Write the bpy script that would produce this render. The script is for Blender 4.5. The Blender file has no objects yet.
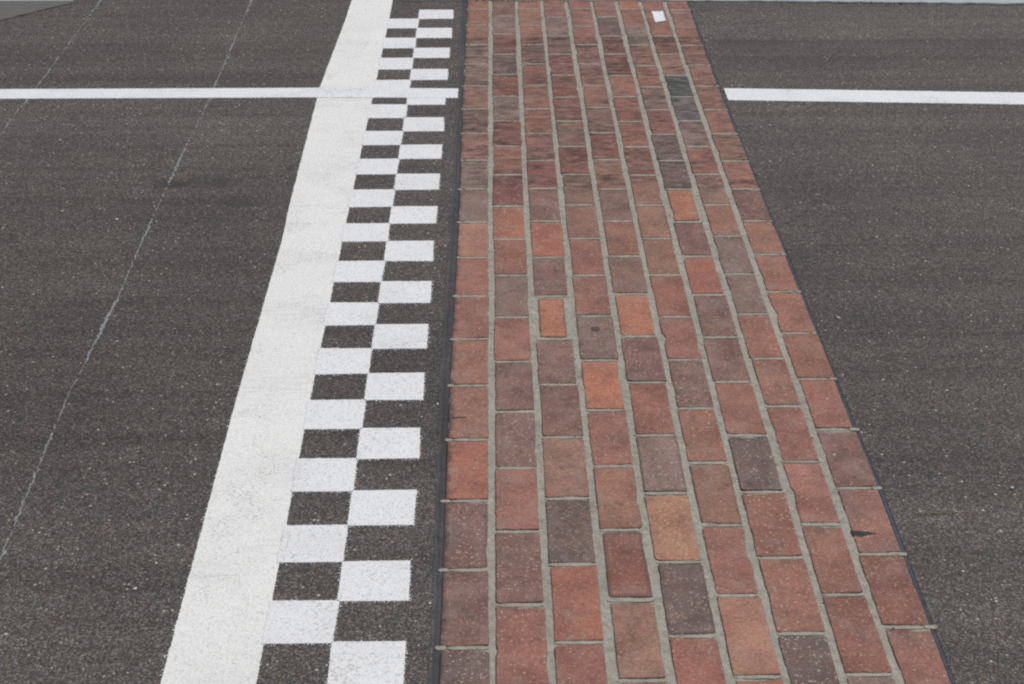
CAM_H, CAM_PITCH, CAM_YAW, CAM_F = 1.91009, 0.506999, 0.013333, 1573.570
EDGES = [[(6.3337, -0.1011), (5.1836, -0.103), (4.3432, -0.102), (3.7253, -0.1034), (3.2204, -0.1073), (2.7517, -0.1057), (2.3606, -0.1036), (2.175, -0.1042)], [(6.3324, -0.0039), (5.1527, -0.0058), (4.3419, -0.0069), (3.724, -0.0055), (3.2613, -0.0061), (2.7504, -0.0058), (2.3832, -0.0055), (2.1736, -0.005)], [(6.331, 0.1021), (5.1513, 0.1001), (4.3405, 0.0999), (3.7227, 0.0989), (3.2599, 0.0996), (2.7638, 0.0998), (2.3818, 0.1011), (2.1722, 0.1009)], [(6.3296, 0.204), (5.1499, 0.205), (4.3391, 0.2057), (3.7212, 0.2062), (3.2585, 0.2055), (2.7623, 0.2092), (2.3564, 0.2086), (2.1708, 0.2092)], [(6.3282, 0.3064), (5.1485, 0.3104), (4.3377, 0.3103), (3.7198, 0.312), (3.2571, 0.3125), (2.761, 0.3117), (2.379, 0.3153), (2.1693, 0.3171)], [(6.3269, 0.4086), (5.1472, 0.4118), (4.3363, 0.4142), (3.7184, 0.4161), (3.2557, 0.4182), (2.7596, 0.4179), (2.3776, 0.4203), (2.1679, 0.4221)], [(6.3255, 0.5095), (5.1458, 0.5133), (4.335, 0.5145), (3.7171, 0.5166), (3.2543, 0.5187), (2.7582, 0.5203), (2.3523, 0.5184), (2.1666, 0.523)], [(6.3242, 0.6081), (5.1445, 0.6113), (4.3336, 0.6144), (3.7157, 0.6199), (3.2529, 0.6227), (2.7568, 0.6251), (2.3748, 0.6249), (2.1652, 0.6261)], [(6.3229, 0.7083), (5.1433, 0.7081), (4.3323, 0.7152), (3.7144, 0.7174), (3.2516, 0.7221), (2.7555, 0.7234), (2.3735, 0.7235), (2.1639, 0.7268)], [(6.3217, 0.7983), (5.142, 0.7998), (4.3311, 0.8075), (3.7131, 0.8133), (3.2503, 0.8173), (2.7541, 0.8217), (2.3722, 0.8207), (2.1627, 0.8205)]]
JOINTS = [[6.2047, 5.9949, 5.7576, 5.5347, 5.3011, 5.0749, 4.8491, 4.6203, 4.3905, 4.1535, 3.921, 3.6877, 3.4535, 3.2258, 2.9859, 2.7466, 2.5083, 2.2727], [6.1106, 5.879, 5.6458, 5.4203, 5.1965, 4.959, 4.7345, 4.5009, 4.2651, 4.0352, 3.8081, 3.5685, 3.3375, 3.1045, 2.8704, 2.635, 2.3971], [6.2059, 5.9883, 5.7537, 5.5319, 5.3045, 5.0693, 4.8463, 4.6151, 4.3937, 4.1556, 3.9202, 3.685, 3.4507, 3.2267, 2.9935, 2.7527, 2.5234, 2.2852], [6.0935, 5.8603, 5.643, 5.4111, 5.1858, 4.9561, 4.7291, 4.5004, 4.2702, 4.0384, 3.8052, 3.5722, 3.3426, 3.1088, 2.8751, 2.6384, 2.4083, 2.1781], [6.2046, 5.9755, 5.7509, 5.5292, 5.2987, 5.0818, 4.8462, 4.6189, 4.3849, 4.1528, 3.9224, 3.6954, 3.4624, 3.2342, 2.9991, 2.7692, 2.5281, 2.3001], [6.0946, 5.8539, 5.6403, 5.4031, 5.183, 4.9479, 4.7221, 4.4914, 4.2653, 4.0323, 3.8055, 3.5645, 3.3417, 3.1144, 2.8858, 2.6521, 2.4206, 2.1855], [6.1965, 5.969, 5.7435, 5.5089, 5.2826, 5.059, 4.832, 4.6072, 4.3822, 4.1452, 3.9197, 3.688, 3.4545, 3.2342, 2.9963, 2.7713, 2.5399, 2.3049], [6.0881, 5.8513, 5.6365, 5.4004, 5.1804, 4.9508, 4.7237, 4.495, 4.2648, 4.0475, 3.807, 3.5771, 3.3445, 3.1206, 2.8866, 2.6522, 2.42, 2.1884], [6.1832, 5.9551, 5.7374, 5.5129, 5.2883, 5.0565, 4.8338, 4.6005, 4.3796, 4.1502, 3.9272, 3.7022, 3.4748, 3.2453, 3.0186, 2.7833, 2.5488, 2.3209]]
LINE_L = [(-0.5757, 6.392), (-0.5731, 6.336), (-0.5791, 6.0555), (-0.6069, 5.3), (-0.6023, 4.274), (-0.5967, 4.0393), (-0.6045, 3.1653), (-0.6024, 2.1802)]
SQ_L = [(6.3301, -0.407), (6.0885, -0.4076), (4.8829, -0.4193), (4.1534, -0.4264), (3.1657, -0.4329), (2.1767, -0.4323)]
SQ_M = [(6.3285, -0.2874), (6.1977, -0.2893), (5.1162, -0.2927), (4.8812, -0.2949), (4.1517, -0.2985), (3.1685, -0.3028), (2.2943, -0.3034), (2.175, -0.3014)]
SQ_R = [(6.1958, -0.1515), (5.1145, -0.162), (4.8704, -0.1598), (4.1403, -0.1661), (3.1622, -0.1674), (2.1732, -0.1676)]
SQ_ROWS = [6.1939, 6.0793, 5.9595, 5.8388, 5.7187, 5.6049, 5.4797, 5.3653, 5.2458, 5.117, 4.9924, 4.8701, 4.7492, 4.6323, 4.509, 4.3893, 4.2639, 4.1455, 4.0263, 3.8999, 3.7731, 3.6515, 3.531, 3.4064, 3.2845, 3.1605, 3.0348, 2.9111, 2.7864, 2.6609, 2.5373, 2.4128, 2.29]
CROSS_A = [(-1.9451, 5.3107), (-0.5844, 5.2864), (-0.1189, 5.2731), (-0.1184, 5.1786), (-0.5758, 5.1906), (-1.9163, 5.2154)]
CROSS_B = [(0.8157, 5.2627), (2.0855, 5.1921), (2.0469, 5.0772), (0.8164, 5.1444)]
SEAM_A = [(-0.9846, 6.3455), (-0.9799, 5.3821), (-0.9788, 5.0032), (-0.9864, 4.7211), (-0.9907, 4.2127), (-0.9888, 3.6842), (-1.0024, 3.1726), (-0.9915, 2.6043), (-0.986, 2.3963)]
SEAM_B = [(-1.6034, 6.3537), (-1.6053, 5.4253), (-1.6113, 5.0397), (-1.6102, 4.8486), (-1.6088, 4.6117)]
WALL_R = [(-0.3957, 6.3307), (0.281, 6.3147), (0.8537, 6.2974), (1.505, 6.2708), (2.1665, 6.2346), (2.8702, 6.194)]
WALL_L = [(-2.3363, 6.3303), (-2.0099, 6.3287), (-1.7161, 6.3275)]
SLAB = [(-2.1648, 5.7846), (-1.9421, 6.0775), (-1.823, 6.2002), (-1.7114, 6.3068)]
PAPER = [(0.6421, 6.1576), (0.6881, 6.1637), (0.6872, 6.029), (0.6442, 6.0207)]
FLAKE = [(0.7308, 2.6305), (0.7658, 2.6255), (0.7866, 2.6169), (0.763, 2.6123), (0.747, 2.6043), (0.731, 2.6114)]
YELLOW = [(0.8564, 2.6861), (0.9631, 2.6936)]
STAIN = [(-1.0017, 4.4228), (-0.9326, 4.4448), (-0.8801, 4.4595), (-0.7434, 4.3517)]
SPOT = [(0.2457, 3.5003), (0.2723, 3.4999), (0.2595, 3.5187), (0.2571, 3.479)]
SMEAR = [(-0.0992, 3.0804), (-0.0624, 3.0834)]
GRIT = [(-1.4043, 4.8057), (-1.2653, 4.2438), (-1.0933, 4.1853), (-0.1321, 3.14), (0.9258, 2.4897), (0.8164, 5.7966), (1.4115, 5.8297), (1.448, 5.8292), (1.6559, 5.7662), (-0.7017, 2.4558), (1.1076, 2.7789), (0.9425, 3.6978), (0.7513, 2.9125), (0.885, 3.5527)]
REF = [(0.029, 2.1732), (0.0844, 6.3312), (0.058, 4.3485), (0.0778, 5.8384), (0.0663, 4.9707), (0.9489, 2.1609), (-0.8909, 2.1855), (1.1775, 5.7996), (-0.1004, 2.1749), (-0.1203, 2.4152)]
import bpy, bmesh, math, random
random.seed(11)
sc = bpy.context.scene
COL = sc.collection

# ------------------------------------------------------------------ helpers
def link(o, parent=None):
    COL.objects.link(o)
    if parent is not None:
        o.parent = parent
    return o

def tag(o, label=None, cat=None, group=None, kind=None):
    if label: o['label'] = label
    if cat: o['category'] = cat
    if group: o['group'] = group
    if kind: o['kind'] = kind
    return o

def mesh_obj(name, verts, faces, mats, parent=None, mat_idx=None, smooth=False, attrs=None):
    me = bpy.data.meshes.new(name)
    me.from_pydata(verts, [], faces)
    for m in (mats if isinstance(mats, (list, tuple)) else [mats]):
        me.materials.append(m)
    if mat_idx:
        for p, i in zip(me.polygons, mat_idx): p.material_index = i
    if smooth:
        for p in me.polygons: p.use_smooth = True
    for nm, (typ, data) in (attrs or {}).items():
        a = me.attributes.new(nm, typ, 'POINT')
        if typ == 'FLOAT':
            a.data.foreach_set('value', data)
        else:
            a.data.foreach_set('color', [c for d in data for c in d])
    me.update()
    return link(bpy.data.objects.new(name, me), parent)

def s2l(c):
    c = c / 255.0
    return c / 12.92 if c <= 0.04045 else ((c + 0.055) / 1.055) ** 2.4

def rgb(r, g, b, k=1.0):
    return (s2l(r) * k, s2l(g) * k, s2l(b) * k)

def interp(pts, y):                      # pts: (Y, X) with Y falling
    if y >= pts[0][0]: (y0, x0), (y1, x1) = pts[0], pts[1]
    elif y <= pts[-1][0]: (y0, x0), (y1, x1) = pts[-2], pts[-1]
    else:
        for (y0, x0), (y1, x1) in zip(pts, pts[1:]):
            if y0 >= y >= y1: break
    return x0 + (x1 - x0) * (y - y0) / (y1 - y0)

class Wob:                               # smooth 1-D random wobble
    def __init__(self, amp, freq):
        self.t = [(amp * random.uniform(.3, 1) / (k + 1) ** .6, freq * (k + 1) * random.uniform(.7, 1.3), random.uniform(0, 6.28)) for k in range(4)]
    def __call__(self, s):
        return sum(a * math.sin(w * s + p) for a, w, p in self.t) * .6

# ------------------------------------------------------------------ node helpers
class NT:
    def __init__(self, name):
        self.m = bpy.data.materials.new(name); self.m.use_nodes = True
        self.n = self.m.node_tree.nodes; self.l = self.m.node_tree.links
        self.b = self.n['Principled BSDF']
        self.geo = self.n.new('ShaderNodeNewGeometry')
        self.pos = self.geo.outputs['Position']
    def new(self, t): return self.n.new(t)
    def put(self, sock, v):
        if isinstance(v, bpy.types.NodeSocket): self.l.new(v, sock)
        elif isinstance(v, (tuple, list)):
            sock.default_value = tuple(v) + ((1,) if len(v) == 3 and len(sock.default_value) == 4 else ())
        else: sock.default_value = v
    def math(self, op, a, b=0.0, c=None, clamp=False):
        n = self.new('ShaderNodeMath'); n.operation = op; n.use_clamp = clamp
        self.put(n.inputs[0], a); self.put(n.inputs[1], b)
        if c is not None: self.put(n.inputs[2], c)
        return n.outputs[0]
    def scale(self, s, off=(0, 0, 0)):
        n = self.new('ShaderNodeMapping'); n.inputs['Scale'].default_value = s; n.inputs['Location'].default_value = off
        self.l.new(self.pos, n.inputs['Vector']); return n.outputs[0]
    def noise(self, vec, scale, detail=3, rough=.55, dist=0):
        n = self.new('ShaderNodeTexNoise'); self.l.new(vec, n.inputs['Vector'])
        n.inputs['Scale'].default_value = scale; n.inputs['Detail'].default_value = detail
        n.inputs['Roughness'].default_value = rough; n.inputs['Distortion'].default_value = dist
        return n.outputs['Fac']
    def voro(self, vec, scale, feature='F1', rnd=1.0):
        n = self.new('ShaderNodeTexVoronoi'); n.feature = feature; self.l.new(vec, n.inputs['Vector'])
        n.inputs['Scale'].default_value = scale; n.inputs['Randomness'].default_value = rnd
        return n
    def ramp(self, fac, stops, interp='LINEAR'):
        n = self.new('ShaderNodeValToRGB'); n.color_ramp.interpolation = interp
        e = n.color_ramp.elements
        while len(e) < len(stops): e.new(.5)
        for el, (p, c) in zip(e, stops):
            el.position = p; el.color = tuple(c) + (1,) if not isinstance(c, (int, float)) else (c, c, c, 1)
        self.put(n.inputs['Fac'], fac); return n.outputs['Color']
    def mix(self, fac, a, b, mode='MIX'):
        n = self.new('ShaderNodeMix'); n.data_type = 'RGBA'; n.blend_type = mode
        self.put(n.inputs['Factor'], fac); self.put(n.inputs['A'], a); self.put(n.inputs['B'], b)
        return n.outputs['Result']
    def step(self, v, lo, hi):           # smooth 0..1 between lo and hi
        n = self.new('ShaderNodeMapRange'); n.interpolation_type = 'SMOOTHSTEP'
        self.put(n.inputs['Value'], v); n.inputs['From Min'].default_value = lo; n.inputs['From Max'].default_value = hi
        return n.outputs['Result']
    def xyz(self):
        n = self.new('ShaderNodeSeparateXYZ'); self.l.new(self.pos, n.inputs[0]); return n.outputs
    def bump(self, h, strength, dist):
        n = self.new('ShaderNodeBump'); n.inputs['Strength'].default_value = strength; n.inputs['Distance'].default_value = dist
        self.l.new(h, n.inputs['Height']); self.l.new(n.outputs[0], self.b.inputs['Normal'])
    def done(self, color, rough=.8, spec=.4):
        self.put(self.b.inputs['Base Color'], color); self.put(self.b.inputs['Roughness'], rough)
        self.put(self.b.inputs['Specular IOR Level'], spec); return self.m

# ------------------------------------------------------------------ materials
def mat_asphalt(name='asphalt', tone=1.0, warm=(1.37, 1.255, 1.17)):
    t = NT(name); X, Y, Z = t.xyz()
    v1 = t.voro(t.pos, 150); v2 = t.voro(t.pos, 330)
    r1 = t.new('ShaderNodeSeparateColor'); t.l.new(v1.outputs['Color'], r1.inputs[0])
    r2 = t.new('ShaderNodeSeparateColor'); t.l.new(v2.outputs['Color'], r2.inputs[0])
    stone = t.ramp(r1.outputs[0], [(0, .033), (.35, .054), (.7, .082), (.88, .13), (1, .20)])
    fines = t.ramp(r2.outputs[0], [(0, .028), (.5, .056), (.85, .105), (1, .19)])
    big = t.math('LESS_THAN', v1.outputs['Distance'], .42)
    c = t.mix(t.math('MULTIPLY', big, .62), fines, stone)
    # hue of single stones: some warm, some bluish
    hue = t.ramp(r1.outputs[1], [(0, (1.10, .97, .88)), (.5, (1.0, .97, .95)), (1, (.93, .98, 1.04))])
    c = t.mix(1.0, c, hue, 'MULTIPLY')
    # a few pale aggregate chips
    v3 = t.voro(t.pos, 120); r3 = t.new('ShaderNodeSeparateColor'); t.l.new(v3.outputs['Color'], r3.inputs[0])
    chip = t.math('MULTIPLY', t.math('GREATER_THAN', r3.outputs[0], .86), t.math('LESS_THAN', v3.outputs['Distance'], t.math('ADD', .10, t.math('MULTIPLY', r3.outputs[1], .30))))
    c = t.mix(t.math('MULTIPLY', chip, .92), c, t.ramp(r3.outputs[2], [(0, (.15, .12, .105)), (.7, (.23, .205, .185)), (1, (.42, .40, .38))]))
    # broad tone and rubber laid down along the driving direction (X)
    tone_n = t.noise(t.pos, 1.7, 4, .6)
    c = t.mix(1.0, c, t.ramp(tone_n, [(.3, (.82, .83, .86)), (.7, (1.16, 1.14, 1.10))]), 'MULTIPLY')
    streak = t.noise(t.scale((.25, 9, 1)), 1.6, 5, .65)
    c = t.mix(1.0, c, t.ramp(streak, [(.3, .78), (.5, 1.0), (.72, 1.14)]), 'MULTIPLY')
    bigband = t.noise(t.scale((.05, 1.5, 1), (3, 7, 0)), 1.2, 2)
    c = t.mix(1.0, c, t.ramp(bigband, [(.3, .85), (.7, 1.14)]), 'MULTIPLY')
    # older, paler lane beyond a straight paving edge on the far side
    edge = t.math('ADD', Y, t.math('MULTIPLY', t.math('SUBTRACT', t.noise(t.pos, 9, 3), .5), .02))
    c = t.mix(1.0, c, t.ramp(t.math('MULTIPLY', t.step(edge, 5.79, 5.81), t.step(X, .78, .92)), [(0, 1.0), (1, 1.12)]), 'MULTIPLY')
    lip = t.math('MULTIPLY', t.math('MULTIPLY', t.step(edge, 5.60, 5.80), t.step(X, .78, .92)), t.math('SUBTRACT', 1.0, t.step(edge, 5.79, 5.81)))
    c = t.mix(t.math('MULTIPLY', lip, .30), c, (.035, .034, .034))
    # oily stains on the left lane
    for (sx, sy, wx, wy, k) in STAINS:
        dx = t.math('MULTIPLY', t.math('SUBTRACT', X, sx), 1 / wx); dy = t.math('MULTIPLY', t.math('SUBTRACT', Y, sy), 1 / wy)
        d = t.math('SQRT', t.math('ADD', t.math('MULTIPLY', dx, dx), t.math('MULTIPLY', dy, dy)))
        d = t.math('ADD', d, t.math('MULTIPLY', t.math('SUBTRACT', t.noise(t.pos, 22, 4), .5), 1.6))
        c = t.mix(t.math('MULTIPLY', t.math('SUBTRACT', 1.0, t.step(d, .3, 1.05)), k), c, (.030, .031, .033))
    c = t.mix(1.0, c, tuple(tone * w for w in warm), 'MULTIPLY')
    hgt = t.math('ADD', t.math('MULTIPLY', v1.outputs['Distance'], -.8), t.math('MULTIPLY', v2.outputs['Distance'], -.4))
    t.bump(hgt, .30, .003)
    return t.done(c, .82, .35)

def mat_paint(name, base, wear, pores, scuff_k, seed):
    t = NT(name)
    v = t.voro(t.pos, 150); pore = t.noise(t.scale((1, 1, 1), (seed, 0, 0)), 190, 4, .65)
    low = t.math('ADD', pore, t.math('MULTIPLY', v.outputs['Distance'], .16))
    tone = t.noise(t.pos, 3.2, 5, .65); speck = t.noise(t.scale((1, 1, 1), (0, 0, seed)), 130, 4, .75)
    c = t.mix(1.0, base, t.ramp(speck, [(.32, .86), (.5, 1.0), (.7, 1.03)]), 'MULTIPLY')
    c = t.mix(t.math('MULTIPLY', t.step(low, .62, .76), pores), c, (.20, .20, .20))
    # thin, worn patches with aggregate grinning through
    patch = t.noise(t.scale((1, 1, 1), (seed, 3, 0)), 6, 5, .65)
    worn = t.math('MULTIPLY', t.step(patch, .50, .66), t.step(low, .54, .66))
    c = t.mix(t.math('MULTIPLY', worn, wear), c, (.24, .235, .22))
    # faint rubber scuffs along the driving direction
    zone = t.noise(t.scale((2.2, 4.5, 1), (seed, 1, 0)), 1.0, 4, .6)
    st = t.noise(t.scale((9, 95, 1), (seed, seed, 0)), 1.0, 6, .8)
    sc_ = t.math('MULTIPLY', t.step(zone, .48, .66), t.math('MULTIPLY', t.step(st, .44, .62), t.step(speck, .40, .60)))
    c = t.mix(t.math('MULTIPLY', sc_, scuff_k), c, (.33, .33, .325))
    c = t.mix(1.0, c, t.ramp(tone, [(.3, (.955, .955, .955)), (.7, (1.0, 1.0, 1.0))]), 'MULTIPLY')
    t.bump(t.math('ADD', t.math('MULTIPLY', pore, .6), v.outputs['Distance']), .25, .002)
    return t.done(c, .62, .35)

def mat_brick(name, edge=False):
    t = NT(name); X, Y, Z = t.xyz()
    at = t.new('ShaderNodeAttribute'); at.attribute_name = 'tint'
    rim = t.new('ShaderNodeAttribute'); rim.attribute_name = 'rim'
    rnd = t.new('ShaderNodeAttribute'); rnd.attribute_name = 'rnd'
    c = at.outputs['Color']
    sd = t.new('ShaderNodeAttribute'); sd.attribute_name = 'seed'
    cv = t.new('ShaderNodeCombineXYZ')
    for q, f_ in enumerate((37.0, 61.0, 13.0)): t.l.new(t.math('MULTIPLY', sd.outputs['Fac'], f_), cv.inputs[q])
    va = t.new('ShaderNodeVectorMath'); va.operation = 'ADD'; t.l.new(t.geo.outputs['Position'], va.inputs[0]); t.l.new(cv.outputs[0], va.inputs[1])
    t.pos = va.outputs[0]
    # firing mottle: cloudy purple-grey in some bricks, strength from tint alpha
    m = t.noise(t.pos, 17, 4, .6, .4)
    mm = t.math('MULTIPLY', t.step(m, .40, .62), at.outputs['Alpha'])
    c = t.mix(mm, c, t.mix(1.0, c, (.72, .73, .75), 'MULTIPLY'))
    red = t.step(t.noise(t.scale((1, 1, 1), (5, 5, 5)), 21, 3), .52, .70)
    c = t.mix(t.math('MULTIPLY', red, t.math('MULTIPLY', at.outputs['Alpha'], .75)), c, (.27, .13, .105))
    # warm and cool clouds
    w = t.noise(t.scale((1, 1, 1), (9, 2, 1)), 11, 5, .65)
    c = t.mix(1.0, c, t.ramp(w, [(.28, (.71, .71, .73)), (.5, (1, 1, 1)), (.72, (1.23, 1.19, 1.14))]), 'MULTIPLY')
    # grain
    g = t.noise(t.pos, 150, 5, .72)
    c = t.mix(1.0, c, t.ramp(g, [(.3, .69), (.5, 1.0), (.7, 1.30)]), 'MULTIPLY')
    # pale grit, more in the nearer bricks
    v = t.voro(t.pos, 180); r = t.new('ShaderNodeSeparateColor'); t.l.new(v.outputs['Color'], r.inputs[0])
    thr = t.math('SUBTRACT', .80, t.math('MULTIPLY', rnd.outputs['Fac'], .36))
    chip = t.math('MULTIPLY', t.math('GREATER_THAN', r.outputs[0], thr), t.math('LESS_THAN', v.outputs['Distance'], t.math('ADD', .12, t.math('MULTIPLY', r.outputs[1], .38))))
    c = t.mix(t.math('MULTIPLY', chip, .72), c, t.ramp(r.outputs[2], [(0, (.36, .22, .15)), (.7, (.44, .32, .24)), (1, (.58, .50, .43))]))
    v2 = t.voro(t.pos, 120); r2 = t.new('ShaderNodeSeparateColor'); t.l.new(v2.outputs['Color'], r2.inputs[0])
    pit = t.math('MULTIPLY', t.math('GREATER_THAN', r2.outputs[0], .93), t.math('LESS_THAN', v2.outputs['Distance'], .22))
    c = t.mix(t.math('MULTIPLY', pit, .55), c, (.06, .045, .045))
    # smudges of soot and tar
    sm = t.noise(t.scale((1, 1, 1), (3, 8, 2)), 34, 5, .7)
    c = t.mix(t.math('MULTIPLY', t.step(sm, .55, .72), .6), c, (.10, .082, .078))
    # lime bloom from the joints
    bl = t.noise(t.scale((1, 1, 1), (13, 4, 2)), 14, 5, .7)
    c = t.mix(t.math('MULTIPLY', t.step(bl, .46, .72), .26), c, (.36, .33, .29))
    # tar smeared over the edge of the first file
    dt = t.math('SUBTRACT', X, t.math('ADD', -.1072, t.math('MULTIPLY', Y, .00091)))
    dt = t.math('ADD', dt, t.math('MULTIPLY', t.math('SUBTRACT', t.noise(t.pos, 24, 4), .5), .034))
    c = t.mix(t.math('MULTIPLY', t.math('SUBTRACT', 1.0, t.step(dt, -.002, .016)), .75), c, (.042, .044, .048))
    # rubber dragged across the farther bricks by the cars
    far = t.step(t.math('ADD', Y, t.math('MULTIPLY', t.math('SUBTRACT', t.noise(t.pos, 6, 3), .5), .12)), RUB0 - .06, RUB0 + .10)
    far2 = t.math('SUBTRACT', 1.0, t.math('MULTIPLY', t.step(Y, RUB1 - .006, RUB1 + .006), .6))
    near1 = t.math('SUBTRACT', 1.0, t.step(Y, RUB1 - .006, RUB1 + .006))
    lip = t.math('MULTIPLY', near1, t.step(Y, RUB1 - .22, RUB1 - .005))
    st = t.noise(t.scale((22, 58, 1)), 1.0, 5, .72)
    blot = t.noise(t.scale((9, 14, 1), (7, 1, 0)), 1.0, 4, .6)
    st2 = t.noise(t.scale((2.2, 24, 1), (2, 2, 0)), 1.0, 5, .7)
    k = t.math('ADD', t.math('MULTIPLY', t.math('MULTIPLY', t.step(st, .44, .60), t.step(blot, .36, .60)), .62), t.math('MULTIPLY', t.step(st2, .44, .62), .30))
    k = t.math('ADD', t.math('MULTIPLY', t.math('MULTIPLY', far, far2), k), t.math('MULTIPLY', lip, .22), clamp=True)
    c = t.mix(k, c, (.055, .043, .042))
    hi = t.math('MULTIPLY', t.step(t.math('SUBTRACT', 1.0, st), .54, .64), far)
    c = t.mix(t.math('MULTIPLY', hi, .45), c, (.40, .25, .21))
    # grimy or smoke-dark borders on top; edge faces get crevice shadow painted in
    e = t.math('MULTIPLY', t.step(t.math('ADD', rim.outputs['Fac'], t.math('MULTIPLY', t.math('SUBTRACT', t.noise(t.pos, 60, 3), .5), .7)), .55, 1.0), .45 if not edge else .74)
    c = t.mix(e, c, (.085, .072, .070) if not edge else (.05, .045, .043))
    t.bump(t.math('ADD', t.math('MULTIPLY', g, 1.0), t.math('ADD', t.math('MULTIPLY', m, .5), t.math('MULTIPLY', st, t.math('MULTIPLY', far, .6)))), .35, .003)
    return t.done(c, .85, .22)

def mat_mortar():
    t = NT('mortar')
    n = t.noise(t.pos, 55, 5, .65); g = t.noise(t.pos, 320, 3, .7); b = t.noise(t.pos, 5, 3)
    c = t.ramp(n, [(.25, rgb(130, 125, 115, 1.30)), (.5, rgb(150, 147, 137, 1.30)), (.75, rgb(163, 160, 150, 1.30))])
    c = t.mix(1.0, c, t.ramp(g, [(.3, .80), (.7, 1.14)]), 'MULTIPLY')
    c = t.mix(1.0, c, t.ramp(b, [(.3, (.90, .89, .86)), (.7, (1.05, 1.05, 1.04))]), 'MULTIPLY')
    gm = t.noise(t.scale((1, 1, 1), (4, 4, 4)), 16, 5, .7)
    c = t.mix(t.math('MULTIPLY', t.step(gm, .52, .70), .42), c, (.16, .145, .125))
    v = t.voro(t.pos, 60); r = t.new('ShaderNodeSeparateColor'); t.l.new(v.outputs['Color'], r.inputs[0])
    pit = t.math('MULTIPLY', t.math('GREATER_THAN', r.outputs[0], .93), t.math('LESS_THAN', v.outputs['Distance'], .2))
    c = t.mix(t.math('MULTIPLY', pit, .8), c, (.05, .047, .044))
    t.bump(t.math('ADD', n, t.math('MULTIPLY', g, .4)), .5, .004)
    return t.done(c, .9, .2)

def mat_plain(name, col, var=.18, scale=60, rough=.8, spec=.3, bump=.2):
    t = NT(name)
    n = t.noise(t.pos, scale, 5, .65); b = t.noise(t.pos, scale * .08, 3)
    c = t.mix(1.0, col, t.ramp(n, [(.25, 1 - var), (.75, 1 + var)]), 'MULTIPLY')
    c = t.mix(1.0, c, t.ramp(b, [(.3, 1 - var * .6), (.7, 1 + var * .6)]), 'MULTIPLY')
    t.bump(n, bump, .003)
    return t.done(c, rough, spec)

# world positions of marks (metres)
RUB0, RUB1 = 4.35, 5.84
s = STAIN
STAINS = [(s[1][0] - .05, s[1][1], .085, .05, .75), (s[2][0] + .02, s[2][1], .11, .08, .45), (s[3][0], s[3][1] - .05, .07, .05, .4),
          (-1.42, 4.05, .10, .03, .5)]

M_ASPH = mat_asphalt()
M_LINE = mat_paint('white_line_paint', rgb(244, 244, 240), .28, .26, .55, 1.3)
M_SQ = mat_paint('white_square_paint', rgb(242, 243, 243), .20, .40, .25, 7.7)
M_CROSS = mat_paint('white_cross_paint', rgb(242, 244, 245), .30, .30, .25, 13.1)
M_BRICK = mat_brick('fired_brick')
M_BRICK_E = mat_brick('fired_brick_shaded_edge', True)
M_MORTAR = mat_mortar()
M_TAR = mat_plain('tar_sealant', rgb(70, 70, 73), .4, 35, .7, .3, .5)
M_TAR_BLUE = mat_plain('aged_sealant', rgb(76, 82, 92), .35, 60, .7, .3, .5)
M_CONC = mat_plain('pale_concrete', rgb(176, 184, 184), .12, 30, .85, .3)
M_SLAB = mat_plain('worn_concrete', rgb(106, 104, 100), .12, 40, .85, .3)
M_SEAM = mat_plain('chalky_line', rgb(141, 143, 145), .35, 160, .85, .2)
M_PAPER = mat_plain('paper', rgb(236, 238, 244), .03, 30, .7, .3, .05)
M_FLAKE = mat_plain('dark_bark', rgb(62, 58, 56), .35, 150, .8, .3, .4)
M_YEL = mat_plain('yellow_chalk', rgb(112, 107, 80), .25, 200, .85, .2)
M_GRIT = mat_plain('pale_stone', rgb(205, 205, 200), .15, 200, .8, .3)
M_GRASS = mat_plain('grass_blade', (.075, .10, .04), .3, 90, .8, .2)
M_SPOT = mat_plain('tar_stain', rgb(84, 72, 72), .3, 150, .75, .3)

# ------------------------------------------------------------------ layout of the brick strip
Y_FAR = {c: JOINTS[c][0] + .30 for c in range(9)}
FAR_END = 6.335
NEAR_ROWS = 3
for c in range(9):
    for _ in range(NEAR_ROWS):
        JOINTS[c].append(JOINTS[c][-1] - random.uniform(.229, .237))
NEAR_END = min(j[-1] for j in JOINTS) - .02

# ------------------------------------------------------------------ road
def seal_edge(side, y):                  # outer edge of the sealed joint beside the bricks
    if side < 0: return interp(EDGES[0], y) - .0175 - .003 * math.sin(y * 2.1) - .0015 * math.sin(y * 17) * math.sin(y * 5 + 1)
    return interp(EDGES[9], y) + .0048 + .0010 * math.sin(y * 5.3)

BIG = 60.0
ys = [FAR_END - i * (FAR_END - NEAR_END) / 180 for i in range(181)]
V, Fc = [], []
def add(p): V.append(p); return len(V) - 1
L = [add((seal_edge(-1, y) + random.uniform(-.002, .002), y, 0)) for y in ys]
Rr = [add((seal_edge(1, y) + random.uniform(-.0007, .0007), y, 0)) for y in ys]
LB = [add((-BIG, y, 0)) for y in ys]; RB = [add((BIG, y, 0)) for y in ys]
for i in range(180):
    Fc.append((LB[i], LB[i + 1], L[i + 1], L[i])); Fc.append((Rr[i], Rr[i + 1], RB[i + 1], RB[i]))
a = [add((-BIG, BIG, 0)), add((BIG, BIG, 0)), add((-BIG, -BIG, 0)), add((BIG, -BIG, 0))]
Fc.append((a[0], LB[0], L[0], Rr[0], RB[0], a[1])); Fc.append((LB[-1], a[2], a[3], RB[-1], Rr[-1], L[-1]))
Ld = [add((V[i][0], V[i][1], -.03)) for i in L]; Rd = [add((V[i][0], V[i][1], -.03)) for i in Rr]
for i in range(180):
    Fc.append((L[i], L[i + 1], Ld[i + 1], Ld[i])); Fc.append((Rr[i + 1], Rr[i], Rd[i], Rd[i + 1]))
road = mesh_obj('road', V, Fc, M_ASPH)
tag(road, 'dark grey asphalt race track surface with pale stone flecks', kind='structure')

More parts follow.
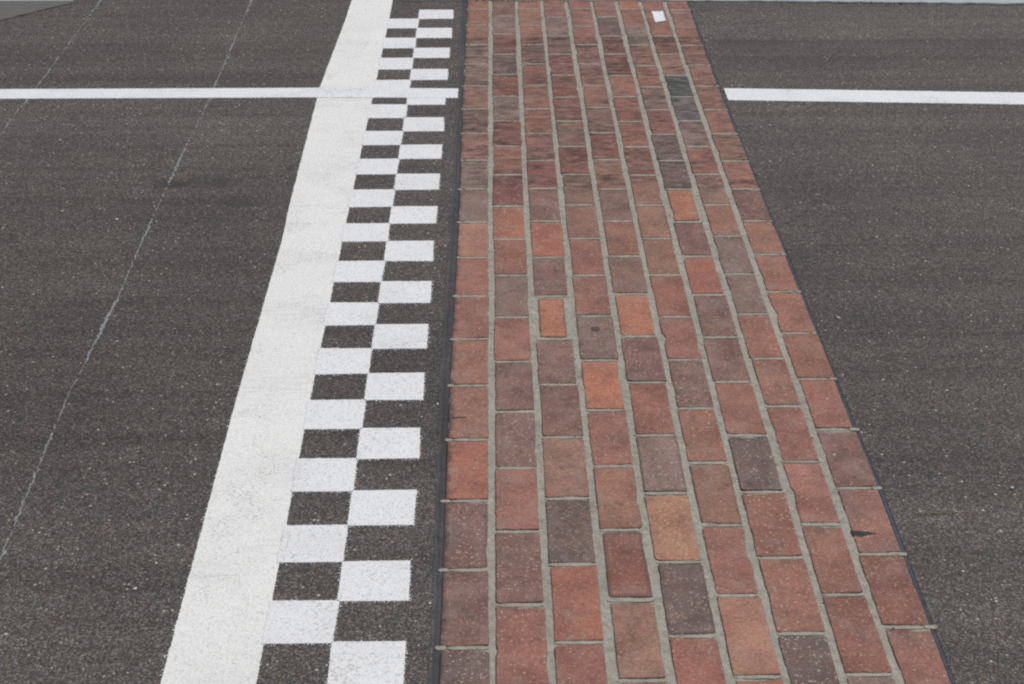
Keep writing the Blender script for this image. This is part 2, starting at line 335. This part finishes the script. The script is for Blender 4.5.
# ------------------------------------------------------------------ brick strip
strip = bpy.data.objects.new('brick_strip', None); link(strip)
strip.location = (.36, NEAR_END, -.03)
tag(strip, 'wide strip of worn red bricks in grey mortar laid across the dark track', 'brick strip', kind='thing')
OFF = strip.location.copy()
def loc(p): return (p[0] - OFF.x, p[1] - OFF.y, p[2] - OFF.z)

PAL = {'R': (151, 107, 94), 'r': (134, 92, 83), 'P': (134, 105, 95), 'G': (137, 115, 106), 'O': (170, 115, 93), 'S': (159, 107, 92),
       'T': (168, 124, 104), 'D': (114, 98, 93), 'K': (76, 85, 83), 'k': (110, 103, 100), 'B': (149, 112, 98)}
MOT = {'R': .42, 'r': .35, 'P': .75, 'G': .5, 'O': .12, 'S': .15, 'T': .22, 'D': .5, 'K': .1, 'k': .2, 'B': .5}
ROWS = [
    "R R B G G B P B G G T R R R B S P P D",
    "P G r D r G r R r S R G R P P R P R",
    "R B R P r R R B r P S P O P P B D S R",
    "R G P r r r P r P B R R G O R B r B R",
    "R R R B B B P r B P R P O P R G T D R",
    "B D r r R R R r B B B R R P R B R T S",
    "O R G B R G R D D O P S P P R D R R D",
    "R R r B K k G R P R G G R R R R R r G",
    "R B R B B B R B R P R R R R R P B r R"]
LABELS = {'O': 'bright orange brick', 'D': 'dark grey brown brick', 'K': 'greenish black brick', 'k': 'dull dark grey brick',
          'T': 'pale tan brick', 'G': 'weathered grey brown brick', 'P': 'mottled dull brown brick', 'S': 'plain salmon red brick'}
SMALL = {(2, 12): (.010, .012, .006, .006), (6, 9): (.004, .006, .004, .004), (3, 17): (.005, .003, .003, .002), (3, 16): (.004, .001, 0, .003)}
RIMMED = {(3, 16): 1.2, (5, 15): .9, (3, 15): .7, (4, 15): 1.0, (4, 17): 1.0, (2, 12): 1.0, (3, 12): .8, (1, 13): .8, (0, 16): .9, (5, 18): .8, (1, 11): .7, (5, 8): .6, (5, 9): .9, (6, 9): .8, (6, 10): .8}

def brick_geo(c, yt, yb, tint, mot, rimk, ins=(0, 0, 0, 0)):
    """One brick: wobbly outline with rounded corners, bevelled edge, sides going down into the bed."""
    hmL = .0 if c == 0 else .0068; hmR = .0 if c == 8 else .0068
    gt = random.uniform(.0035, .0062); gb = random.uniform(.0035, .0062)
    jl, jr = random.uniform(-.0016, .0020), random.uniform(-.0020, .0016)
    sk_t, sk_b = random.uniform(-.002, .002), random.uniform(-.002, .002)
    wl_, wr_ = Wob(.0011, 26), Wob(.0011, 26)
    def xl(y): return interp(EDGES[c], y) + hmL + jl + ins[0] + wl_(y)
    def xr(y): return interp(EDGES[c + 1], y) - hmR + jr - ins[1] + wr_(y)
    y1, y0 = yt - gt - ins[2], yb + gb + ins[3]
    cor = [(xl(y0), y0 - sk_b), (xr(y0), y0 + sk_b), (xr(y1), y1 + sk_t), (xl(y1), y1 - sk_t)]
    pts = []
    for i in range(4):
        p, q, pr = cor[i], cor[(i + 1) % 4], cor[i - 1]
        r = random.choice([.002, .003, .003, .004, .005, .007, .011])
        def to(a, b, d):
            l = math.hypot(b[0] - a[0], b[1] - a[1]); return (a[0] + (b[0] - a[0]) * d / l, a[1] + (b[1] - a[1]) * d / l)
        A, Bq = to(p, pr, r), to(p, q, r)
        for k in range(4):
            u = k / 3
            pts.append(((1 - u) ** 2 * A[0] + 2 * u * (1 - u) * p[0] + u * u * Bq[0], (1 - u) ** 2 * A[1] + 2 * u * (1 - u) * p[1] + u * u * Bq[1]))
        n = 5 if i % 2 == 0 else 12
        E = to(q, p, .008)
        for k in range(1, n):
            u = k / n; pts.append((Bq[0] + (E[0] - Bq[0]) * u, Bq[1] + (E[1] - Bq[1]) * u))
    cx = sum(p[0] for p in pts) / len(pts); cy = sum(p[1] for p in pts) / len(pts)
    w1 = Wob(.0011, 90)
    chips = [(random.uniform(0, len(pts)), random.uniform(1.2, 4), random.uniform(.003, .008)) for _ in range(random.choice([0, 0, 1, 1, 2]))]
    out = []
    for i, p in enumerate(pts):
        d = math.hypot(p[0] - cx, p[1] - cy); k = 1 - (abs(w1(i * .06)) + random.uniform(0, .0007)) / d
        if random.random() < .03: k -= random.uniform(.001, .003) / d
        for (ca, cw, cd_) in chips:
            e = abs(i - ca) / cw
            if e < 1: k -= cd_ * (1 - e) * random.uniform(.7, 1.2) / d
        out.append((cx + (p[0] - cx) * k, cy + (p[1] - cy) * k))
    top = random.uniform(.0011, .0021); tx, ty = random.uniform(-.008, .008), random.uniform(-.003, .003)
    def z(x, y, d=0): return top + tx * (x - cx) + ty * (y - cy) - d
    V, rim = [], []
    def ring(inset, dz, rv, zabs=None):
        for (x, y) in out:
            d = math.hypot(x - cx, y - cy)
            sx = max(0.05, 1 - inset / max(abs(x - cx), .035)); sy = max(.05, 1 - inset / max(abs(y - cy), .035))
            X, Y = cx + (x - cx) * min(sx, 1), cy + (y - cy) * min(sy, 1)
            V.append(loc((X, Y, z(X, Y, dz) if zabs is None else zabs))); rim.append(rv)
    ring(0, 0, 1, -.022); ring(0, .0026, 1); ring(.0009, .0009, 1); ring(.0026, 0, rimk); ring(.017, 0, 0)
    n = len(out); F, mi = [], []
    for k in range(4):
        for i in range(n):
            j = (i + 1) % n
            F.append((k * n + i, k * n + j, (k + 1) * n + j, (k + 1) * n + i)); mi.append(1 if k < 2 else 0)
    F.append(tuple(4 * n + i for i in range(n))); mi.append(0)
    return V, F, mi, rim, (cx, cy, top)

bricks = []
for c in range(9):
    codes = ROWS[c].split()
    js = [Y_FAR[c]] + JOINTS[c]
    extra = len(js) - 1 - len(codes)
    codes = codes + [random.choice('RRPrBD') for _ in range(extra)]
    for i in range(len(js) - 1):
        code = codes[i]
        r, g, b = PAL[code]
        k = random.uniform(.93, 1.07)
        tint = rgb(r, g, b, 1.08 * k)
        if code in 'OD': tint = rgb(r, g, b, 1.08)
        jit = .3 if code in 'OD' else 1.0
        tint = (tint[0] * random.uniform(.97, 1.03), tint[1] * (1 + jit * random.uniform(-.04, .04)), tint[2] * (1 + jit * random.uniform(-.05, .05)), MOT[code])
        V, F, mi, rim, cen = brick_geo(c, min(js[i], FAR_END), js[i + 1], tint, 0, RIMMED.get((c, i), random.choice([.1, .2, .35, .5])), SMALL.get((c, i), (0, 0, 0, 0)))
        near = max(0, min(1, (4.6 - cen[1]) / 2.0))
        bricks.append(dict(c=c, i=i, code=code, V=V, F=F, mi=mi, rim=rim, tint=tint, cen=cen, rnd=near * random.uniform(.2, 1.0), seed=random.random()))

def brick_mesh(name, group):
    V, F, mi, rim, tint, rnd, seed = [], [], [], [], [], [], []
    for b in group:
        o = len(V); V += b['V']; F += [tuple(v + o for v in f) for f in b['F']]; mi += b['mi']; rim += b['rim']
        tint += [b['tint']] * len(b['V']); rnd += [b['rnd']] * len(b['V']); seed += [b['seed']] * len(b['V'])
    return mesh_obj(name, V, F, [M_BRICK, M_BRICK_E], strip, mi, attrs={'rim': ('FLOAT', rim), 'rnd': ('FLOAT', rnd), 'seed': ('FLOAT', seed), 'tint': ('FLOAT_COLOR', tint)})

in_view = [b for b in bricks if b['cen'][1] > 2.10]
in_view.sort(key=lambda b: b['cen'][1])
single = in_view[:102] + [b for b in in_view[102:] if b['code'] in 'KkO']
ids = {id(b) for b in single}
BR = {}
for b in single:
    o = brick_mesh('brick', [b]); BR[(b['c'], b['i'])] = o
    lab = LABELS.get(b['code'])
    if (b['c'], b['i']) == (3, 12): lab = 'greyish brick with a dark round spot'
    if lab: o['label'] = lab
rest = brick_mesh('bricks', [b for b in bricks if id(b) not in ids]); rest['kind'] = 'stuff'

# mortar bed: one sheet under and between the bricks, finely uneven
V, Fc = [], []
nx, ny = 110, 420
for j in range(ny + 1):
    y = FAR_END + (NEAR_END - FAR_END) * j / ny
    x0, x1 = interp(EDGES[0], y) + .003, interp(EDGES[9], y) - .003
    for i in range(nx + 1):
        x = x0 + (x1 - x0) * i / nx
        V.append(loc((x, y, -.0008 + random.uniform(-.0006, .0006) + .0008 * math.sin(x * 61 + y * 13) * math.sin(y * 37))))
for j in range(ny):
    for i in range(nx):
        a = j * (nx + 1) + i; Fc.append((a, a + nx + 1, a + nx + 2, a + 1))
# cross joints run out past the bricks over the sealant
def tick(xa, xb, y, w, z):
    o = len(V); n = 7; wob = Wob(.0009, 120)
    for i in range(n + 1):
        x = xa + (xb - xa) * i / n
        k = 1 if 0 < i < n else .45
        for s_ in (-1, 1):
            V.append(loc((x, y + s_ * w * k + wob(x * 3 + s_), z)))
        V.append(loc((x, y - w * k - .001, z - .006))); V.append(loc((x, y + w * k + .001, z - .006)))
    for i in range(n):
        p = o + i * 4; q = p + 4
        Fc.append((p, q, q + 1, p + 1)); Fc.append((p + 2, q + 2, q, p)); Fc.append((p + 1, q + 1, q + 3, p + 3))
    Fc.append((o, o + 1, o + 3, o + 2)); p = o + n * 4; Fc.append((p + 1, p, p + 2, p + 3))
for y in JOINTS[0]:
    tick(interp(EDGES[0], y) - (random.uniform(.003, .011) if y < 3.4 else random.uniform(-.004, .006)), interp(EDGES[0], y) + .012, y, random.uniform(.0045, .006), .0012)
for y in JOINTS[8]:
    tick(interp(EDGES[9], y) - .012, interp(EDGES[9], y) + (random.uniform(.004, .017) if y < 3.2 else random.uniform(-.002, .005)), y, random.uniform(.004, .006), .0012)
for c in range(9):
    for y in JOINTS[c]:
        xa, xb = interp(EDGES[c], y) + (.008 if c else .014), interp(EDGES[c + 1], y) - (.008 if c < 8 else .014)
        tick(xa, xb, y, random.uniform(.0040, .0052) * (1.15 if y > 4 else 1), random.uniform(.0004, .0012) + (.0008 if y > 4 else 0))
mesh_obj('mortar_bed', V, Fc, M_MORTAR, strip)

# tar sealant beads along both edges
for side in (-1, 1):
    V, Fc = [], []
    n = 420; wob = Wob(.0012, 9); ob = Wob(.0022, 60)
    for j in range(n + 1):
        y = FAR_END + (NEAR_END - FAR_END) * j / n
        e = interp(EDGES[0 if side < 0 else 9], y)
        xi = e + (.006 if side < 0 else -.0025); xo = seal_edge(side, y)
        for k in range(5):
            u = k / 4
            V.append(loc((xi + (xo + side * (.002 + (max(-.002, ob(y)) + random.uniform(0, .0018)) * (1 if side < 0 else .4)) - xi) * u, y, -.0022 + .0016 * math.sin(u * math.pi) * (1 + wob(y) * 300) + (.0030 if k == 4 else 0))))
    for j in range(n):
        for k in range(4):
            a = j * 5 + k; f = (a, a + 5, a + 6, a + 1); Fc.append(f if side > 0 else f[::-1])
    mesh_obj('tar_seal', V, Fc, M_TAR if side < 0 else M_TAR_BLUE, strip)

# blotches on single bricks
def blob(name, cx, cy, rx, ry, z, mat, parent=None, n=22, h=.0006):
    w = Wob(.22, 3); V = []
    for zz, k in ((z, 1), (z + h, .93)):
        for i in range(n):
            a = 6.2832 * i / n; r = 1 + w(a / 1.5) + random.uniform(-.08, .08)
            V.append((cx + rx * r * k * math.cos(a), cy + ry * r * k * math.sin(a), zz))
    F = [(i, (i + 1) % n, n + (i + 1) % n, n + i) for i in range(n)] + [tuple(range(n, 2 * n))]
    if parent is not None: V = [loc(v) for v in V]
    return mesh_obj(name, V, F, mat, parent)
sx = [p[0] for p in SPOT]; sy = [p[1] for p in SPOT]
blob('tar_spot', sum(sx) / 4, sum(sy) / 4, .012, .014, .0022, M_SPOT, BR.get((3, 12)))
(xa, ya), (xb, yb) = SMEAR
blob('tar_smear', (xa + xb) / 2 - .003, ya, .020, .0034, .0016, M_SPOT, BR.get((0, 14)))

# ------------------------------------------------------------------ painted markings
def paint_sheet(name, poly, z, mat, jit, step=.012):
    """poly corners -> finely stepped ragged outline, a thin solid layer on the road"""
    out = []
    for i, p in enumerate(poly):
        q = poly[(i + 1) % len(poly)]
        d = math.hypot(q[0] - p[0], q[1] - p[1]); n = max(1, int(d / step)); w = Wob(jit, 40)
        nxn, nyn = -(q[1] - p[1]) / d, (q[0] - p[0]) / d
        for k in range(n):
            u = k / n; e = (w(u * d) + random.uniform(-jit, jit) * .7) * min(1, 6 * u, 6 * (1 - u) + .2)
            out.append((p[0] + (q[0] - p[0]) * u + nxn * e, p[1] + (q[1] - p[1]) * u + nyn * e))
    return out
def solid(outs, z0s, z1):
    V, F = [], []
    for out in outs:
        area = sum(a[0] * b[1] - b[0] * a[1] for a, b in zip(out, out[1:] + out[:1]))
        if area < 0: out = out[::-1]
        o = len(V); n = len(out)
        V += [(x, y, z1) for x, y in out] + [(x, y, z0s) for x, y in out]
        F.append(tuple(o + i for i in range(n)))
        for i in range(n): F.append((o + n + i, o + n + (i + 1) % n, o + (i + 1) % n, o + i))
    return V, F

def overspray(V, F, outs, dens, spread, z):
    for out in outs:
        for p, q in zip(out, out[1:] + out[:1]):
            d = math.hypot(q[0] - p[0], q[1] - p[1])
            if abs(p[1]) > 8 or abs(p[0]) > 4: continue
            n = d * dens; n = int(n) + (random.random() < n % 1)
            for _ in range(n):
                u = random.random(); x = p[0] + (q[0] - p[0]) * u + random.gauss(0, spread); y = p[1] + (q[1] - p[1]) * u + random.gauss(0, spread)
                r = random.uniform(.0006, .0017); o = len(V); a0 = random.uniform(0, 6)
                for i in range(5): V.append((x + r * math.cos(a0 + 1.2566 * i), y + r * math.sin(a0 + 1.2566 * i), z + random.uniform(0, .0001)))
                F.append(tuple(range(o, o + 5)))
def lin(ab, y): return interp(ab, y)
# solid white line: left edge follows its kinked outline, right edge meets the squares
lf = [(x, y) for x, y in LINE_L]
lf = [(lf[0][0], FAR_END + .6)] + lf[1:]
lf[-1] = (lf[-1][0], lf[-1][1])
nearY = NEAR_END + .05
d = (lf[-1][0] - lf[-2][0]) / (lf[-1][1] - lf[-2][1])
lf.append((lf[-1][0] + d * (nearY - lf[-1][1]), nearY))
rf = [nearY + (FAR_END + .6 - nearY) * k / 40 for k in range(41)]
poly = lf + [(lin(SQ_L, y) + .0015, y) for y in rf]
op = [paint_sheet('p', poly, 0, None, .0008)]; V, F = solid(op, -.002, .0012); overspray(V, F, op, 160, .0018, .0006)
o = mesh_obj('painted_line', V, F, M_LINE)
tag(o, 'wide solid white painted line running beside the black and white checks', 'painted line', kind='thing')

rows = list(SQ_ROWS)
while rows[-1] > nearY + .13: rows.append(rows[-1] - .1245)
outs = []
for i in range(len(rows) - 1):
    y1, y0 = rows[i], rows[i + 1]
    if i % 2 == 0: ab, cd, g0, g1 = SQ_M, SQ_R, -.0015, 0
    else: ab, cd, g0, g1 = SQ_L, SQ_M, -.002, .0015
    e = random.uniform(-.0015, .0015)
    p = [(lin(ab, y0) + g0, y0 - .002 + e), (lin(cd, y0) + g1 + random.uniform(-.002, .002), y0 - .002 + random.uniform(-.0015, .0015)),
         (lin(cd, y1) + g1 + random.uniform(-.002, .002), y1 + .0015), (lin(ab, y1) + g0, y1 + .0015 - e)]
    outs.append(paint_sheet('q', p, 0, None, .0006, .006))
V, F = solid(outs, -.0015, .0023); overspray(V, F, outs, 420, .0022, .0006)
o = mesh_obj('checkered_marking', V, F, M_SQ)
tag(o, 'two-wide column of white painted checks on dark asphalt between solid line and bricks', 'checkered line', kind='thing')

g = 'thin white lines painted along the track'
oc = [paint_sheet('c', [(-30.0, CROSS_A[0][1] + .0)] + CROSS_A[1:5] + [(-30.0, CROSS_A[5][1])], 0, None, .0016, .02)]; V, F = solid(oc, -.001, .0029); overspray(V, F, oc, 260, .0028, .0006)
tag(mesh_obj('painted_line', V, F, M_CROSS), 'thin white painted stripe crossing under the wide white line and ending at bricks', 'painted line', g, 'thing')
dy = (CROSS_B[1][1] - CROSS_B[0][1]) / (CROSS_B[1][0] - CROSS_B[0][0])
xe = 12.0
oc = [paint_sheet('c', [CROSS_B[0], (xe, CROSS_B[0][1] + dy * (xe - CROSS_B[0][0])), (xe, CROSS_B[3][1] + dy * (xe - CROSS_B[3][0])), CROSS_B[3]], 0, None, .0016, .02)]; V, F = solid(oc, -.001, .0029); overspray(V, F, oc, 260, .0028, .0006)
tag(mesh_obj('painted_line', V, F, M_CROSS), 'thin white painted stripe starting at the brick edge with no checks beside it', 'painted line', g, 'thing')

# hairline pale seams on the left lane: crumbs of sealer, broken in places
def seam(pts, w, dens, label):
    V, F = [], []
    for (p, q) in zip(pts, pts[1:]):
        d = math.hypot(q[0] - p[0], q[1] - p[1]); n = max(2, int(d / .009))
        for k in range(n):
            u = k / n; yy = p[1] + (q[1] - p[1]) * u
            strong = .5 + .5 * math.sin(yy * 9 + 1) * math.sin(yy * 2.3)
            if random.random() > dens * (.75 + .45 * strong): continue
            x = p[0] + (q[0] - p[0]) * u + random.gauss(0, w * .12); r = w * random.uniform(.25, .75) * (.35 + 1.0 * strong ** 2)
            o = len(V); m = 7; l = random.uniform(.006, .013)
            for i in range(m):
                a = 6.2832 * i / m; V.append((x + r * .7 * math.cos(a) * random.uniform(.7, 1.2), yy + l * math.sin(a) * random.uniform(.7, 1.2), .0010 + .0008 * (o % 5) / 5))
            F.append(tuple(range(o, o + m)))
    tag(mesh_obj('road_seam', V, F, M_SEAM), label, kind='structure')
seam(SEAM_A, .0105, .82, 'hairline pale seam on the left lane running beside the white line')
seam(SEAM_B, .0125, .66, 'faint broken pale seam at the far left of the track')

# faint yellow chalk streak near the right edge
V, F = [], []
(xa, ya), (xb, yb) = YELLOW
for k in range(34):
    u = .15 + .85 * random.random() ** .8; x = xa + (xb - xa) * u; y = ya + (yb - ya) * u + random.gauss(0, .0022)
    r = random.uniform(.0012, .0036); o = len(V)
    for i in range(6):
        a = 6.2832 * i / 6; V.append((x + r * 1.4 * math.cos(a), y + r * math.sin(a), .0010 + k * .00002))
    F.append(tuple(range(o, o + 6)))
tag(mesh_obj('chalk_mark', V, F, M_YEL), 'faint yellow chalk streak on asphalt right of the bricks', 'chalk mark', kind='thing')

# ------------------------------------------------------------------ loose things
# white paper scrap lying on the far bricks
P = PAPER; V, F = [], []; n = 9
for lay in (0, 1):
    for j in range(n + 1):
        v = j / n
        for i in range(n + 1):
            u = i / n
            x = (P[0][0] * (1 - u) + P[1][0] * u) * (1 - v) + (P[3][0] * (1 - u) + P[2][0] * u) * v
            y = (P[0][1] * (1 - u) + P[1][1] * u) * (1 - v) + (P[3][1] * (1 - u) + P[2][1] * u) * v
            if i in (0, n): x += random.uniform(-.0015, .0015)
            if j in (0, n): y += random.uniform(-.003, .003)
            V.append((x, y, max(.0028, .0030 + .0010 * math.sin(u * 5 + 1) * math.sin(v * 4)) + .0012 * u * v + (.0004 if lay else 0)))
m = (n + 1) ** 2
for j in range(n):
    for i in range(n):
        a = j * (n + 1) + i
        F.append((m + a, m + a + n + 1, m + a + n + 2, m + a + 1)); F.append((a, a + 1, a + n + 2, a + n + 1))
edge = [i for i in range(n + 1)] + [k * (n + 1) + n for k in range(1, n + 1)] + [n * (n + 1) + i for i in range(n - 1, -1, -1)] + [k * (n + 1) for k in range(n - 1, 0, -1)]
for a, b in zip(edge, edge[1:] + edge[:1]): F.append((a, b, m + b, m + a))
tag(mesh_obj('paper_scrap', V, F, M_PAPER, smooth=True), 'small white rectangular paper scrap lying on the red bricks', 'paper scrap', kind='thing')

# dark flake with a pointed tip
out = [tuple(p) for p in FLAKE]; cx = sum(p[0] for p in out) / len(out); cy = sum(p[1] for p in out) / len(out)
V = [(x, y, .0012) for x, y in out] + [(cx + (x - cx) * .9, cy + (y - cy) * .85, .0022) for x, y in out] + [(cx, cy, .0024)]
k = len(out); F = [(i, (i + 1) % k, k + (i + 1) % k, k + i) for i in range(k)] + [(k + i, k + (i + 1) % k, 2 * k) for i in range(k)]
me_o = mesh_obj('dark_flake', V, F, M_FLAKE)
tag(me_o, 'dark pointed flake lying on a pale brick near the brick edge', 'flake', kind='thing')

# pale grit scattered on the track
V, F = [], []
def pebble(x, y, r):
    o = len(V)
    bm = bmesh.new(); bmesh.ops.create_icosphere(bm, subdivisions=1, radius=1)
    for v in bm.verts:
        k = random.uniform(.75, 1.2); V.append((x + v.co.x * r * k, y + v.co.y * r * k * .8, r * .35 + v.co.z * r * .5 * k))
    bm.verts.index_update()
    for f in bm.faces: F.append(tuple(o + v.index for v in f.verts))
    bm.free()
for i, (x, y) in enumerate(GRIT): pebble(x, y, random.uniform(.0035, .0055) if i < 6 else random.uniform(.004, .006))
for _ in range(90):
    x = random.choice([random.uniform(-2.2, -.42), random.uniform(.95, 2.4)]); pebble(x, random.uniform(2.1, 6.2), random.uniform(.0015, .0032))
tag(mesh_obj('grit', V, F, M_GRIT), 'pale grit scattered over the asphalt', kind='stuff')

# ------------------------------------------------------------------ far edge: concrete slabs and an apron slab
def wall(base, h, th, mat, name, label, cat):
    n = len(base); bm = bmesh.new(); rings = []
    prof = [(0, -.05), (0, h - .003), (.003, h), (th - .003, h), (th, h - .003), (th, -.05)]
    for (x, y) in base:
        rings.append([bm.verts.new((x, y + dy, z)) for dy, z in prof])
    for a, b in zip(rings, rings[1:]):
        for i in range(len(prof) - 1): bm.faces.new((a[i], b[i], b[i + 1], a[i + 1]))
    bm.faces.new(rings[0]); bm.faces.new(rings[-1][::-1])
    bmesh.ops.recalc_face_normals(bm, faces=bm.faces)
    me = bpy.data.meshes.new(name); bm.to_mesh(me); bm.free(); me.materials.append(mat)
    return tag(link(bpy.data.objects.new(name, me)), label, cat, kind='thing')
wr = [tuple(p) for p in WALL_R]
e = (wr[-1][1] - wr[-2][1]) / (wr[-1][0] - wr[-2][0])
fine = []
for (p, q) in zip(wr, wr[1:]):
    for k in range(24):
        u = k / 24; fine.append((p[0] + (q[0] - p[0]) * u, p[1] + (q[1] - p[1]) * u + random.uniform(-.006, .006)))
fine.append((12.0, wr[-1][1] + e * (12.0 - wr[-1][0])))
wall(fine, .007, 2.5, M_CONC, 'concrete_slab', 'long pale concrete slab edging the track just beyond the bricks', 'concrete slab')
wl = [tuple(p) for p in WALL_L]
wall([(-14.0, wl[0][1])] + wl, .007, 2.5, M_CONC, 'concrete_slab', 'pale concrete slab edge behind the slanted grey apron', 'concrete slab')
sl = [tuple(p) for p in SLAB]
e = (sl[0][1] - sl[1][1]) / (sl[0][0] - sl[1][0])
pts = [(-9.0, sl[1][1] + e * (-9.0 - sl[1][0]))] + sl[1:] + [(sl[-1][0] + .04, wl[-1][1] + .2), (-9.0, wl[0][1] + .2)]
V, F = solid([paint_sheet('s', pts, 0, None, .004, .04)], -.01, .004)
tag(mesh_obj('apron', V, F, M_SLAB), 'smooth grey concrete apron meeting the asphalt at a slant', kind='structure')

# thin weeds along the foot of the wall
V, F = [], []
for _ in range(70):
    u = random.random()
    x = random.choice([random.gauss(1.62, .14), random.uniform(1.1, 2.4), random.gauss(.05, .1)])
    y = None
    for p, q in zip(fine, fine[1:]):
        if p[0] <= x <= q[0]: y = p[1] + (q[1] - p[1]) * (x - p[0]) / (q[0] - p[0]); break
    if y is None: continue
    y -= random.uniform(.002, .02); h = random.uniform(.004, .013); a = random.uniform(0, 6.28); w = .0018; o = len(V)
    dx, dyy = math.cos(a), math.sin(a); lx, ly = random.uniform(-.01, .01), random.uniform(-.012, .004)
    V += [(x - dx * w, y - dyy * w, -.001), (x + dx * w, y + dyy * w, -.001), (x + lx * .5 + dx * w, y + ly * .5 + dyy * w, h * .6), (x + lx * .5 - dx * w, y + ly * .5 - dyy * w, h * .6), (x + lx, y + ly, h)]
    F += [(o, o + 1, o + 2, o + 3), (o + 3, o + 2, o + 4)]
tag(mesh_obj('weeds', V, F, M_GRASS), 'sparse tiny weeds along the edge of the concrete slab', kind='stuff')

# ------------------------------------------------------------------ camera
cam = bpy.data.cameras.new('camera'); co = link(bpy.data.objects.new('camera', cam))
cam.sensor_fit = 'HORIZONTAL'; cam.sensor_width = 36; cam.lens = 36 * CAM_F / 1024
cam.clip_start = .05; cam.clip_end = 500
co.location = (0, 0, CAM_H); co.rotation_euler = (math.pi / 2 - CAM_PITCH, 0, -CAM_YAW)
sc.camera = co

# ------------------------------------------------------------------ soft overcast daylight
EL, AZ = math.radians(54), math.radians(55)      # azimuth from +Y towards +X
sun = bpy.data.lights.new('sun', 'SUN'); sun.energy = 1.15; sun.angle = math.radians(16); sun.color = (1, .985, .96)
so = link(bpy.data.objects.new('sun', sun)); so.location = (2, 6, 8)
so.rotation_euler = (math.pi / 2 - EL, 0, math.pi - AZ)
w = bpy.data.worlds.new('World'); sc.world = w; w.use_nodes = True
n, l = w.node_tree.nodes, w.node_tree.links
sky = n.new('ShaderNodeTexSky'); sky.sky_type = 'NISHITA'; sky.sun_disc = False
sky.sun_elevation = EL; sky.sun_rotation = AZ; sky.air_density = 1.0; sky.dust_density = 4.0; sky.ozone_density = 1.0
hs = n.new('ShaderNodeHueSaturation'); hs.inputs['Saturation'].default_value = .5
l.new(sky.outputs[0], hs.inputs['Color']); bg = n['Background']; l.new(hs.outputs[0], bg.inputs['Color'])
bg.inputs['Strength'].default_value = .105
vs = sc.view_settings
sc.display_settings.display_device = 'sRGB'
vs.view_transform = 'Standard'; vs.look = 'None'; vs.gamma = 1; vs.exposure = 0.0; vs.use_curve_mapping = False
sc.render.engine = 'CYCLES'
sc.cycles.filter_width = 2.2
sc.cycles.use_denoising = False
